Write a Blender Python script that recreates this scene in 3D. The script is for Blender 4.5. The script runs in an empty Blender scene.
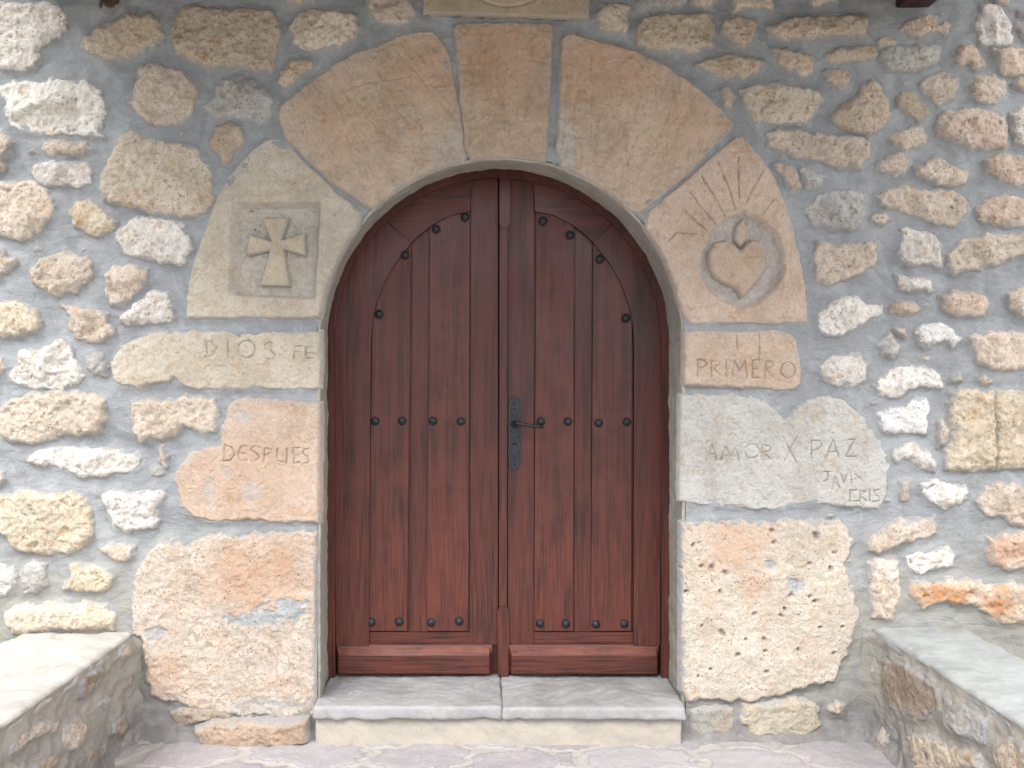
import bpy, bmesh, math, random
import numpy as np
from mathutils import Vector, Matrix, Quaternion

# ------------------------------------------------------------------ camera, light, exposure
scn = bpy.context.scene
COL = scn.collection
F, CX, CY = 820.0, 490.0, 382.0        # focal length and vanishing point of the photograph, pixels
CAMY, CAMZ = -3.35, 1.43
cam_d = bpy.data.cameras.new('camera'); cam = bpy.data.objects.new('camera', cam_d); COL.objects.link(cam)
cam.location = (0, CAMY, CAMZ); cam.rotation_euler = (math.pi/2, 0, 0)
cam_d.sensor_width = 36; cam_d.lens = F/1024*36
cam_d.shift_x = (512-CX)/1024; cam_d.shift_y = (CY-384)/1024
cam_d.clip_start = 0.05; cam_d.clip_end = 2000
scn.camera = cam
SUN_EL, SUN_AZ = 50.0, -34.0           # soft overcast light from the open side, high
w = bpy.data.worlds.new("World"); scn.world = w; w.use_nodes = True
nt = w.node_tree; nt.nodes.clear()
sky = nt.nodes.new('ShaderNodeTexSky'); sky.sky_type = 'NISHITA'; sky.sun_disc = False
sky.sun_elevation = math.radians(SUN_EL); sky.sun_rotation = math.radians(180+SUN_AZ)
sky.dust_density = 3.0; sky.air_density = 1.0
hs = nt.nodes.new('ShaderNodeHueSaturation'); hs.inputs['Saturation'].default_value = 0.48
bg = nt.nodes.new('ShaderNodeBackground'); bg.inputs['Strength'].default_value = 0.105
wo = nt.nodes.new('ShaderNodeOutputWorld')
nt.links.new(sky.outputs[0], hs.inputs['Color']); nt.links.new(hs.outputs[0], bg.inputs[0]); nt.links.new(bg.outputs[0], wo.inputs[0])
sd = bpy.data.lights.new('sun', 'SUN'); so = bpy.data.objects.new('sun', sd); COL.objects.link(so)
sd.energy = 2.0; sd.angle = math.radians(34); sd.color = (1.0, 0.97, 0.935)
az, el = math.radians(SUN_AZ), math.radians(SUN_EL)
to_sun = Vector((math.sin(az)*math.cos(el), -math.cos(az)*math.cos(el), math.sin(el)))
so.rotation_euler = to_sun.to_track_quat('Z', 'Y').to_euler()
scn.view_settings.view_transform = 'Standard'; scn.view_settings.look = 'None'
scn.view_settings.exposure = 1.38; scn.view_settings.gamma = 1; scn.view_settings.use_curve_mapping = False
scn.render.filter_size = 1.05; scn.render.resolution_x = 1024; scn.render.resolution_y = 768

# ------------------------------------------------------------------ helpers
RNG = random.Random(7)
_tab = {}
def _grad(seed):
    if seed not in _tab:
        a = np.random.RandomState(seed).rand(256, 256)*2*np.pi
        _tab[seed] = (np.cos(a), np.sin(a))
    return _tab[seed]
def noise(x, y, seed=0):
    gx, gy = _grad(seed % 7)
    x = x + (seed*13.37) % 97; y = y + (seed*7.91) % 89
    xi = np.floor(x).astype(int); yi = np.floor(y).astype(int); fx = x-xi; fy = y-yi
    u = fx*fx*fx*(fx*(fx*6-15)+10); v = fy*fy*fy*(fy*(fy*6-15)+10)
    def g(i, j): a = (xi+i) & 255; b = (yi+j) & 255; return gx[a, b]*(fx-i)+gy[a, b]*(fy-j)
    return ((g(0,0)*(1-u)+g(1,0)*u)*(1-v)+(g(0,1)*(1-u)+g(1,1)*u)*v)*1.5
def fbm(x, y, seed=0, octv=4, gain=0.5):
    s = 0; a = 1
    for o in range(octv):
        s = s + a*noise(x*2**o, y*2**o, seed+o*3+1); a *= gain
    return s
def sstep(a, b, x):
    t = np.clip((x-a)/(b-a), 0, 1); return t*t*(3-2*t)
def seg_dist(X, Y, p, q):
    dx, dy = q[0]-p[0], q[1]-p[1]; L = dx*dx+dy*dy+1e-12
    t = np.clip(((X-p[0])*dx+(Y-p[1])*dy)/L, 0, 1)
    return np.hypot(X-p[0]-t*dx, Y-p[1]-t*dy)
def sdf(X, Y, poly):                    # positive inside
    d = np.full(X.shape, 1e9); ins = np.zeros(X.shape, bool); n = len(poly)
    for i in range(n):
        p, q = poly[i], poly[(i+1) % n]
        d = np.minimum(d, seg_dist(X, Y, p, q))
        if p[1] != q[1]:
            c = ((p[1] > Y) != (q[1] > Y)) & (X < (q[0]-p[0])*(Y-p[1])/(q[1]-p[1])+p[0])
            ins ^= c
    return np.where(ins, d, -d)
def line_dist(X, Y, lines):
    d = np.full(X.shape, 1e9)
    for ln in lines:
        for p, q in zip(ln[:-1], ln[1:]):
            d = np.minimum(d, seg_dist(X, Y, p, q))
    return d
def circ(c, r, n=14, ry=None):
    ry = ry or r
    return [(c[0]+r*math.cos(2*math.pi*i/n), c[1]+ry*math.sin(2*math.pi*i/n)) for i in range(n+1)]
def W(p): return ((p[0]-CX)*3.35/F, CAMZ+(CY-p[1])*3.35/F)      # where the line of sight meets the wall face (y = 0)
def DP(p, d=3.6): return ((p[0]-CX)*d/F, CAMZ+(CY-p[1])*d/F)    # the door plane
def zc(ox, oy, s, pts): return [(ox+x/s, oy+y/s) for x, y in pts]

def link(name, me, mats, parent=None, smooth=True, color=None):
    o = bpy.data.objects.new(name, me); COL.objects.link(o)
    for m in (mats if isinstance(mats, (list, tuple)) else [mats]): me.materials.append(m)
    if smooth: me.polygons.foreach_set('use_smooth', np.ones(len(me.polygons), bool))
    # origin to the middle of the piece
    n = len(me.vertices); co = np.empty(n*3); me.vertices.foreach_get('co', co); co = co.reshape(-1, 3)
    c = (co.min(0)+co.max(0))/2; me.vertices.foreach_set('co', (co-c).ravel()); o.location = c
    me.update()
    if parent:
        off = Vector((0, 0, 0)); q = parent
        while q: off += q.location; q = q.parent
        o.parent = parent; o.location = Vector(c)-off
    if color: o.color = (*color, 1)
    return o
def empty(name, loc, label, cat, group=None):
    o = bpy.data.objects.new(name, None); COL.objects.link(o); o.location = loc
    o['label'] = label; o['category'] = cat; o['kind'] = 'thing'; o.empty_display_size = 0.1
    if group: o['group'] = group
    return o
def grid_mesh(name, P, keep, attrs=None):
    """P: (nv,nu,3); keep: (nv,nu) bool"""
    nv, nu = keep.shape
    idx = np.arange(nv*nu).reshape(nv, nu)
    q = keep[:-1, :-1] & keep[1:, :-1] & keep[:-1, 1:] & keep[1:, 1:]
    a, b, c, d = idx[:-1, :-1][q], idx[:-1, 1:][q], idx[1:, 1:][q], idx[1:, :-1][q]
    faces = np.stack([a, b, c, d], 1)
    used = np.unique(faces); remap = np.zeros(nv*nu, int); remap[used] = np.arange(len(used))
    faces = remap[faces]; co = P.reshape(-1, 3)[used]
    return raw_mesh(name, co, faces, {k: v.reshape(-1)[used] for k, v in (attrs or {}).items()})
def raw_mesh(name, co, faces, attrs=None):
    me = bpy.data.meshes.new(name); nf = len(faces)
    me.vertices.add(len(co)); me.vertices.foreach_set('co', co.astype(np.float32).ravel())
    me.loops.add(nf*4); me.loops.foreach_set('vertex_index', faces.astype(np.int32).ravel())
    me.polygons.add(nf); me.polygons.foreach_set('loop_start', np.arange(0, nf*4, 4, dtype=np.int32))
    me.update(calc_edges=True); me.validate()
    for k, v in (attrs or {}).items():
        at = me.attributes.new(k, 'FLOAT', 'POINT'); at.data.foreach_set('value', v.astype(np.float32))
    return me

FRAMES = {  # plane name: origin, u, v, normal
 'wall': (np.array([0,0,0.]), np.array([1,0,0.]), np.array([0,0,1.]), np.array([0,-1,0.])),
 'benchL': (np.array([-1.452,0,0.]), np.array([0,1,0.]), np.array([0,0,1.]), np.array([1,0,0.])),
 'benchR': (np.array([1.558,0,0.]), np.array([0,-1,0.]), np.array([0,0,1.]), np.array([-1,0,0.])),
}
def place(fr, U, V, H):
    o, u, v, n = FRAMES[fr]
    return o+U[..., None]*u+V[..., None]*v+H[..., None]*n

# mortar grid keeps the distance to the nearest stone so that it rises to meet each one
MU = np.arange(-3.4, 3.6, 0.0085); MV = np.arange(-0.06, 3.86, 0.0085)
MUU, MVV = np.meshgrid(MU, MV); MD = np.full(MUU.shape, 0.2)
def note_mortar(poly):
    a = np.array(poly); x0, y0 = a.min(0)-.08; x1, y1 = a.max(0)+.08
    i0, i1 = np.searchsorted(MU, [x0, x1]); j0, j1 = np.searchsorted(MV, [y0, y1])
    if i1 <= i0 or j1 <= j0: return
    s = -sdf(MUU[j0:j1, i0:i1], MVV[j0:j1, i0:i1], poly)
    MD[j0:j1, i0:i1] = np.minimum(MD[j0:j1, i0:i1], s)

def stone_arrays(poly, fr='wall', res=0.005, H=0.02, edge=0.03, warp=0.006, rough=1.0, facet=0.0, mod=None, seed=0, base=-0.02, marg=0.010, pitd=.008, grow=0.0, rust=(), cem=()):
    a = np.array(poly); x0, y0 = a.min(0)-marg-.018; x1, y1 = a.max(0)+marg+.018
    U, V = np.meshgrid(np.arange(x0, x1, res), np.arange(y0, y1, res))
    wu = warp*fbm(U*22, V*22, seed+5, 3, .45); wv = warp*fbm(U*22, V*22, seed+11, 3, .45)
    if fr == 'wall':
        du = np.where(V < 1.606, np.abs(U-.045)-.737, np.hypot(U-.045, V-1.606)-.731); wf = .12+.88*sstep(0, .07, du)
        wu = wu*wf; wv = wv*wf
    d = sdf(U+wu, V+wv, poly)+grow
    t = np.clip((d+marg)/(edge+marg), 0, 1)
    prof = 1-(1-t)**2.6
    ax, ay = math.cos(seed), math.sin(seed*1.7)
    cu, cv = a.mean(0)
    h = base+(H-base)*prof
    body = sstep(0.0, edge*.8+.004, d)
    lump = fbm(U*9, V*9, seed, 2)*0.011+(.35-np.abs(fbm(U*17, V*17, seed+3, 2, .5)))*0.012
    pit = sstep(.25, .75, fbm(U*52, V*52, seed+8, 2, .5))*sstep(-.25, .35, fbm(U*13, V*13, seed+18, 2))
    fine = -pit*pitd+fbm(U*75, V*75, seed+9, 3, .62)*0.0024
    if facet > 0:                      # split faces: a few broken planes
        rs = np.random.RandomState(seed+99); f = np.full(U.shape, 1e9)
        for k in range(7):
            th = rs.rand()*6.283; sl = .10+.34*rs.rand(); off = .004+.014*rs.rand()
            f = np.minimum(f, off-sl*((U-cu)*math.cos(th)+(V-cv)*math.sin(th)))
        h = h+np.clip(f, -.0075, .010)*facet*body
    h = h+(lump*.9+fine)*rough*(0.12+0.88*body)+((U-cu)*ax+(V-cv)*ay)*0.05*body*min(1, rough)
    gr = np.zeros(U.shape); cm = 0
    if mod is not None:
        dh, gr, cm = mod(U, V); h = h+dh
    keep = d > -marg
    def blobs(lst, k):
        m = np.zeros(U.shape)
        for j, (x, y, rx, ry, s_) in enumerate(lst):
            c = W((x, y)); q = np.hypot((U-c[0])/(rx*3.35/F), (V-c[1])/(ry*3.35/F))+(.55 if k else .3)*fbm(U*18, V*18, seed+k+j, 5, .7)
            m = np.maximum(m, s_*(1-sstep(.75, 1.12, q) if k else 1-sstep(.3, 1.3, q)))
        return m
    ce = blobs(cem, 50); h = h-.004*ce; ce = np.maximum(ce, cm)
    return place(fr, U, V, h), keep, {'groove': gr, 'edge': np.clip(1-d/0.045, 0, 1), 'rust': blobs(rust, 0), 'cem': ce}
def stone(name, poly, mat, color, parent, **k):
    if k.get('fr', 'wall') == 'wall': note_mortar(poly)
    P, keep, at = stone_arrays(poly, **k)
    return link(name, grid_mesh(name, P, keep, at), mat, parent, color=color)

# ------------------------------------------------------------------ materials
class NB:
    def __init__(s, name):
        s.m = bpy.data.materials.new(name); s.m.use_nodes = True; s.t = s.m.node_tree; s.t.nodes.clear()
        s.out = s.n('ShaderNodeOutputMaterial'); s.b = s.n('ShaderNodeBsdfPrincipled'); s.l(s.b.outputs[0], s.out.inputs[0])
    def n(s, ty, **k):
        x = s.t.nodes.new(ty)
        for a, b in k.items(): setattr(x, a, b)
        return x
    def l(s, a, b): s.t.links.new(a, b)
    def coords(s, scale=(1,1,1), rnd=True):
        tc = s.n('ShaderNodeTexCoord'); mp = s.n('ShaderNodeMapping'); mp.inputs['Scale'].default_value = scale
        s.l(tc.outputs['Object'], mp.inputs['Vector'])
        if rnd:
            oi = s.n('ShaderNodeObjectInfo'); ma = s.n('ShaderNodeMath', operation='MULTIPLY'); ma.inputs[1].default_value = 37.0
            s.l(oi.outputs['Random'], ma.inputs[0]); cb = s.n('ShaderNodeCombineXYZ')
            s.l(ma.outputs[0], cb.inputs[0]); s.l(ma.outputs[0], cb.inputs[2]); s.l(cb.outputs[0], mp.inputs['Location'])
        return mp.outputs[0]
    def noise(s, vec, scale, detail=4, rough=.6, dist=0):
        x = s.n('ShaderNodeTexNoise'); x.inputs['Scale'].default_value = scale; x.inputs['Detail'].default_value = detail
        x.inputs['Roughness'].default_value = rough; x.inputs['Distortion'].default_value = dist
        s.l(vec, x.inputs['Vector']); return x.outputs['Fac']
    def ramp(s, fac, a, b, va=0, vb=1):
        x = s.n('ShaderNodeMapRange'); x.interpolation_type = 'SMOOTHSTEP'
        for i, v in zip(('From Min','From Max','To Min','To Max'), (a, b, va, vb)): x.inputs[i].default_value = v
        s.l(fac, x.inputs['Value']); return x.outputs[0]
    def mix(s, fac, a, b, mode='MIX'):
        x = s.n('ShaderNodeMix', data_type='RGBA', blend_type=mode)
        for i, v in ((0, fac), (6, a), (7, b)):
            if hasattr(v, 'links'): s.l(v, x.inputs[i])
            elif i == 0: x.inputs[i].default_value = v
            else: x.inputs[i].default_value = (*v, 1)
        return x.outputs[2]
    def math(s, op, a, b):
        x = s.n('ShaderNodeMath', operation=op)
        for i, v in ((0, a), (1, b)):
            if hasattr(v, 'links'): s.l(v, x.inputs[i])
            else: x.inputs[i].default_value = v
        return x.outputs[0]
    def bump(s, height, dist, strength=1, prev=None):
        x = s.n('ShaderNodeBump'); x.inputs['Distance'].default_value = dist; x.inputs['Strength'].default_value = strength
        s.l(height, x.inputs['Height'])
        if prev is not None: s.l(prev, x.inputs['Normal'])
        return x.outputs[0]
    def done(s, col, rough, normal=None, spec=.5):
        if hasattr(col, 'links'): s.l(col, s.b.inputs['Base Color'])
        else: s.b.inputs['Base Color'].default_value = (*col, 1)
        if hasattr(rough, 'links'): s.l(rough, s.b.inputs['Roughness'])
        else: s.b.inputs['Roughness'].default_value = rough
        s.b.inputs['Specular IOR Level'].default_value = spec
        if normal is not None: s.l(normal, s.b.inputs['Normal'])
        return s.m

def stone_mat(name, var=1.0, peach=0.0, cement=0.0, dressed=False, rust=(.56, .27, .12)):
    s = NB(name); v = s.coords(); oi = s.n('ShaderNodeObjectInfo'); col = oi.outputs['Color']
    n0 = s.noise(v, 4, 2, .5, .4); n1 = s.noise(v, 8, 6, .7, .5); n2 = s.noise(v, 15, 5, .7, .8); n3 = s.noise(v, 95, 4, .75); n4 = s.noise(v, 5.5, 4, .65, .5); n5 = s.noise(v, 42, 4, .7)
    mul = lambda k: s.mix(1.0, col, k, 'MULTIPLY')
    c = s.mix(s.ramp(n0, .35, .65), mul((.90, .88, .86)), mul((1.08, 1.08, 1.08)))
    c = s.mix(s.ramp(n1, .50, .60, 0, .62*var), c, mul((1.18, 1.19, 1.24)))
    c = s.mix(s.ramp(n2, .53, .66, 0, .72*var), c, mul((.88, .66, .46)))
    c = s.mix(s.ramp(n2, .47, .34, 0, .40*var), c, mul((.84, .84, .86)))
    c = s.mix(s.ramp(n5, .50, .68, 0, .7*var), c, mul((1.20, 1.19, 1.18)))
    c = s.mix(s.ramp(n5, .48, .32, 0, (.5 if dressed else .75)*var), c, mul((.66, .59, .51)))
    c = s.mix(s.ramp(n3, .55, .66, 0, (.40 if dressed else .65)*var), c, mul((.40, .32, .25)))
    n6 = s.noise(v, 190, 3, .75); c = s.mix(s.ramp(n6, .53, .70, 0, .45), c, mul((.62, .56, .50))); c = s.mix(s.ramp(n6, .46, .32, 0, .45), c, mul((1.22, 1.22, 1.24)))
    if peach: c = s.mix(s.ramp(n4, .46, .62, 0, peach), c, (.62, .42, .30))
    ra = s.n('ShaderNodeAttribute', attribute_name='rust'); rm = s.math('MULTIPLY', ra.outputs['Fac'], s.ramp(n5, .34, .60, .25, 1.0)); c = s.mix(rm, c, rust)
    ca = s.n('ShaderNodeAttribute', attribute_name='cem')
    cmx = s.mix(s.ramp(n5, .4, .6), (.40, .42, .43), (.52, .53, .53)); c = s.mix(ca.outputs['Fac'], c, cmx)
    if cement: c = s.mix(s.ramp(s.noise(v, 7, 4, .6, 1.0), .60, .64, 0, cement), c, (.44, .45, .45))
    vo = s.n('ShaderNodeTexVoronoi'); vo.inputs['Scale'].default_value = 62; s.l(v, vo.inputs['Vector'])
    pits = s.math('MULTIPLY', s.ramp(vo.outputs['Distance'], .10, .28, 1, 0), s.ramp(s.noise(v, 12, 3), .50, .60))
    if not dressed: c = s.mix(s.math('MULTIPLY', pits, .85), c, (.15, .105, .07))
    ga = s.n('ShaderNodeAttribute', attribute_name='groove'); c = s.mix(s.ramp(ga.outputs['Fac'], .10, .8, 0, .42), c, mul((.42, .38, .34)))  # grooves and pits painted darker, for grime and for the shade inside them
    ea = s.n('ShaderNodeAttribute', attribute_name='edge')     # cement film where the pointing laps over the rim
    em = s.ramp(s.math('ADD', s.math('MULTIPLY', ea.outputs['Fac'], .55), s.noise(v, 20, 5, .7)), .86, .98)
    c = s.mix(s.math('MULTIPLY', em, .35 if dressed else .8), c, (.38, .39, .40))
    b = s.bump(s.noise(v, 60, 5, .72), .006 if dressed else .009, .95)
    b = s.bump(s.noise(v, 230, 3, .75), .0032, .95, b)
    if not dressed: b = s.bump(s.ramp(vo.outputs['Distance'], .05, .3), .004, .4, b)
    return s.done(c, .93, b, .2)
M = {}
M['rub'] = stone_mat('rough limestone')
M['sand'] = stone_mat('dressed sandstone', .75, dressed=True)
M['peach'] = stone_mat('pink limestone', .9, .28, .0)
M['pock'] = stone_mat('pitted limestone', .7, .22, .0, rust=(.62, .36, .22))
M['amor'] = stone_mat('pale sandstone', .8, dressed=True)

def mortar_mat(name, base=(.33, .348, .365)):
    s = NB(name); v = s.coords(rnd=False)
    n1 = s.noise(v, 2.2, 4, .6); n2 = s.noise(v, 11, 5, .65, .8); n3 = s.noise(v, 60, 4, .7)
    vs = s.coords((1, 1, 2.6), False); n4 = s.noise(vs, 7, 5, .7, 1.5)
    k = lambda f: tuple(x*f for x in base)
    c = s.mix(s.ramp(n1, .38, .66), k(.90), k(1.10))
    c = s.mix(s.ramp(n2, .48, .70, 0, .6), c, tuple(x*1.30 for x in (base[0], base[1]*.99, base[2]*.97)))
    c = s.mix(s.ramp(n4, .56, .74, 0, .35), c, k(.78))
    c = s.mix(s.ramp(n3, .55, .75, 0, .3), c, (.33, .31, .27))
    n6 = s.noise(v, 170, 3, .75); n7 = s.noise(v, 5, 5, .7, 1.2)
    c = s.mix(s.ramp(n7, .50, .62, 0, .6), c, k(.78)); c = s.mix(s.ramp(n7, .46, .36, 0, .6), c, k(1.26))
    c = s.mix(s.ramp(n6, .54, .70, 0, .5), c, k(.62)); c = s.mix(s.ramp(n6, .46, .32, 0, .5), c, k(1.35))
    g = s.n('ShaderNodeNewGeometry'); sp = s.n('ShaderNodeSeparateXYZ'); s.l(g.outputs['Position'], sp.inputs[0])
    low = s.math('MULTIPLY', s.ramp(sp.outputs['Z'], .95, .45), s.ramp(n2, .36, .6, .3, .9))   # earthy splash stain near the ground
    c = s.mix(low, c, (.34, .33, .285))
    foot = s.math('MULTIPLY', s.ramp(sp.outputs['Z'], .22, .03), s.ramp(n2, .34, .55, .25, .9)); c = s.mix(foot, c, (.215, .205, .205))   # mortar coloured darker towards the foot
    b = s.bump(n4, .012, .8); b = s.bump(s.noise(v, 38, 5, .7), .004, .7, b); b = s.bump(s.noise(v, 240, 3, .75), .003, .9, b)
    return s.done(c, .95, b, .15)
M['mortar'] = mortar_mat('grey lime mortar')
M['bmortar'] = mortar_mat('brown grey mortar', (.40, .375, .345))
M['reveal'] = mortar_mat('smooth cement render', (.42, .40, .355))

def wood_mat(name, horiz=False, worn=0.0, tint=1.0):
    s = NB(name); sc = (3.0, 1, 24) if horiz else (24, 1, 1.6)
    v = s.coords(sc); v2 = s.coords((1, 1, 1)); fine = s.coords((4, 1, 160) if horiz else (170, 1, 5))
    g1 = s.noise(v, 1.0, 5, .6, 1.2); g2 = s.noise(fine, 1.0, 3, .6); bl = s.noise(v2, 3.2, 4, .6)
    a = tuple(x*tint for x in (.090, .0205, .0155)); b_ = tuple(x*tint for x in (.034, .0095, .0090)); o = tuple(x*tint for x in (.20, .048, .022))
    c = s.mix(s.ramp(g1, .30, .60), b_, a)
    c = s.mix(s.ramp(bl, .48, .75, 0, .25), c, o)
    c = s.mix(s.ramp(g2, .5, .75, 0, .55), c, (.022, .008, .007))
    g = s.n('ShaderNodeNewGeometry'); sp = s.n('ShaderNodeSeparateXYZ'); s.l(g.outputs['Position'], sp.inputs[0])
    c = s.mix(s.math('MULTIPLY', s.ramp(sp.outputs['Z'], 1.5, .35), s.ramp(g2, .46, .62, 0, .45)), c, (.20*tint, .062*tint, .030*tint))   # sun-bleached grain low down
    if worn: c = s.mix(s.ramp(s.noise(v2, 9, 4, .7), .38, .62, 0, worn), c, (.24, .066, .034))
    vb = s.noise(v2, 2.0, 3, .6)
    bb = s.bump(g2, .0016, .8); bb = s.bump(g1, .003, .5, bb)
    return s.done(c, s.ramp(vb, .35, .7, .34, .55), bb, .5)
M['wood'] = wood_mat('dark red varnished wood'); M['woodh'] = wood_mat('dark red varnished wood with level grain', True)
M['worn'] = wood_mat('worn orange wood edge', False, .7, 1.05); M['wornh'] = wood_mat('worn pale wood edge', True, .5, 1.1)
M['plank'] = wood_mat('brown varnished plank', False, .12, 1.05)
def iron_mat():
    s = NB('black forged iron'); v = s.coords()
    n = s.noise(v, 160, 4, .6); c = s.mix(s.ramp(n, .4, .7), (.012, .015, .019), (.05, .058, .068))
    s.b.inputs['Metallic'].default_value = .35
    return s.done(c, s.ramp(n, .3, .7, .34, .55), s.bump(n, .004, .8), .6)
M['iron'] = iron_mat()
def slab_mat(name, a, b, c3):
    s = NB(name); v = s.coords(); n1 = s.noise(v, 3.5, 5, .65, .5); n2 = s.noise(v, 24, 5, .7); n3 = s.noise(v, 140, 3, .7)
    c = s.mix(s.ramp(n1, .38, .62), a, b); c = s.mix(s.ramp(n2, .52, .7, 0, .6), c, c3)
    c = s.mix(s.ramp(n3, .58, .72, 0, .35), c, tuple(x*.5 for x in a))
    bb = s.bump(n2, .005, .7); bb = s.bump(n3, .0015, .9, bb)
    return s.done(c, .85, bb, .25)
M['slabL'] = slab_mat('cream cement cap', (.42, .405, .37), (.50, .485, .455), (.60, .59, .57))
M['slabR'] = slab_mat('blue grey cement cap', (.30, .315, .31), (.36, .38, .38), (.43, .46, .475))
M['step'] = slab_mat('grey sandstone slab', (.27, .27, .27), (.37, .37, .375), (.44, .42, .38))
M['riser'] = slab_mat('cream sandstone riser', (.42, .385, .33), (.48, .44, .38), (.34, .33, .31))
def paving_mat():
    s = NB('purple grey flagstones with pale joints'); v = s.coords(rnd=False)
    j = s.n('ShaderNodeAttribute', attribute_name='joint'); r = s.n('ShaderNodeAttribute', attribute_name='cell')
    n1 = s.noise(v, 6, 5, .65); n2 = s.noise(v, 40, 4, .7)
    c = s.mix(r.outputs['Fac'], (.31, .29, .31), (.39, .38, .395)); c = s.mix(s.ramp(n1, .45, .7, 0, .5), c, (.44, .40, .39))
    c = s.mix(s.ramp(n2, .52, .7, 0, .5), c, (.50, .48, .47))
    c = s.mix(s.ramp(j.outputs['Fac'], .10, .28, 0, .4), c, (.20, .18, .19))
    c = s.mix(s.ramp(j.outputs['Fac'], .30, .55), c, (.41, .395, .375))
    bb = s.bump(n2, .006, .7); bb = s.bump(s.noise(v, 160, 3, .7), .002, .8, bb)
    return s.done(c, .85, bb, .3)
M['paving'] = paving_mat()
M['ground'] = slab_mat('pale gravelly ground', (.30, .285, .25), (.36, .34, .30), (.42, .40, .36))
M['beam'] = wood_mat('dark brown roof timber', False, 0, .55)
M['tile'] = slab_mat('clay roof tile', (.36, .16, .09), (.42, .22, .13), (.30, .20, .15))
M['dark'] = slab_mat('dim plaster', (.20, .19, .17), (.22, .2, .18), (.2, .2, .2))

# ------------------------------------------------------------------ ground
gm = bpy.data.meshes.new('ground'); gm.from_pydata([(-300,-300,-.06),(300,-300,-.06),(300,300,-.06),(-300,300,-.06)], [], [(0,1,2,3)])
g = link('ground', gm, M['ground'], smooth=False); g['kind'] = 'structure'
U, V = np.meshgrid(np.arange(-1.5, 1.62, .012), np.arange(-2.9, 0.03, .012))
rs = np.random.RandomState(5); cells = []
for j in range(14):
    for i in range(9):
        cells.append((-1.7+(i+.5*(j % 2)+rs.rand()*.55)*.42, -2.95+(j+rs.rand()*.6)*.225, rs.rand()))
Uw = U+.035*fbm(U*11, V*11, 3, 4, .6); Vw = V+.03*fbm(U*11, V*11, 4, 4, .6)
dd = np.stack([np.hypot((Uw-a)*.62, Vw-b) for a, b, c in cells]); so_ = np.sort(dd, 0); am = dd.argmin(0)
joint = 1-sstep(.008, .04, so_[1]-so_[0]); cell = np.array([c[2] for c in cells])[am]
Hh = -.03+.009*(1-joint)+fbm(U*12, V*12, 9, 3)*.004+fbm(U*50, V*50, 2, 2)*.0016+(cell-.5)*.006*(1-joint)
pm = grid_mesh('paving', np.stack([U, V, Hh], -1), np.ones(U.shape, bool), {'joint': joint, 'cell': cell})
p = link('paving', pm, M['paving']); p['kind'] = 'structure'

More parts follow.
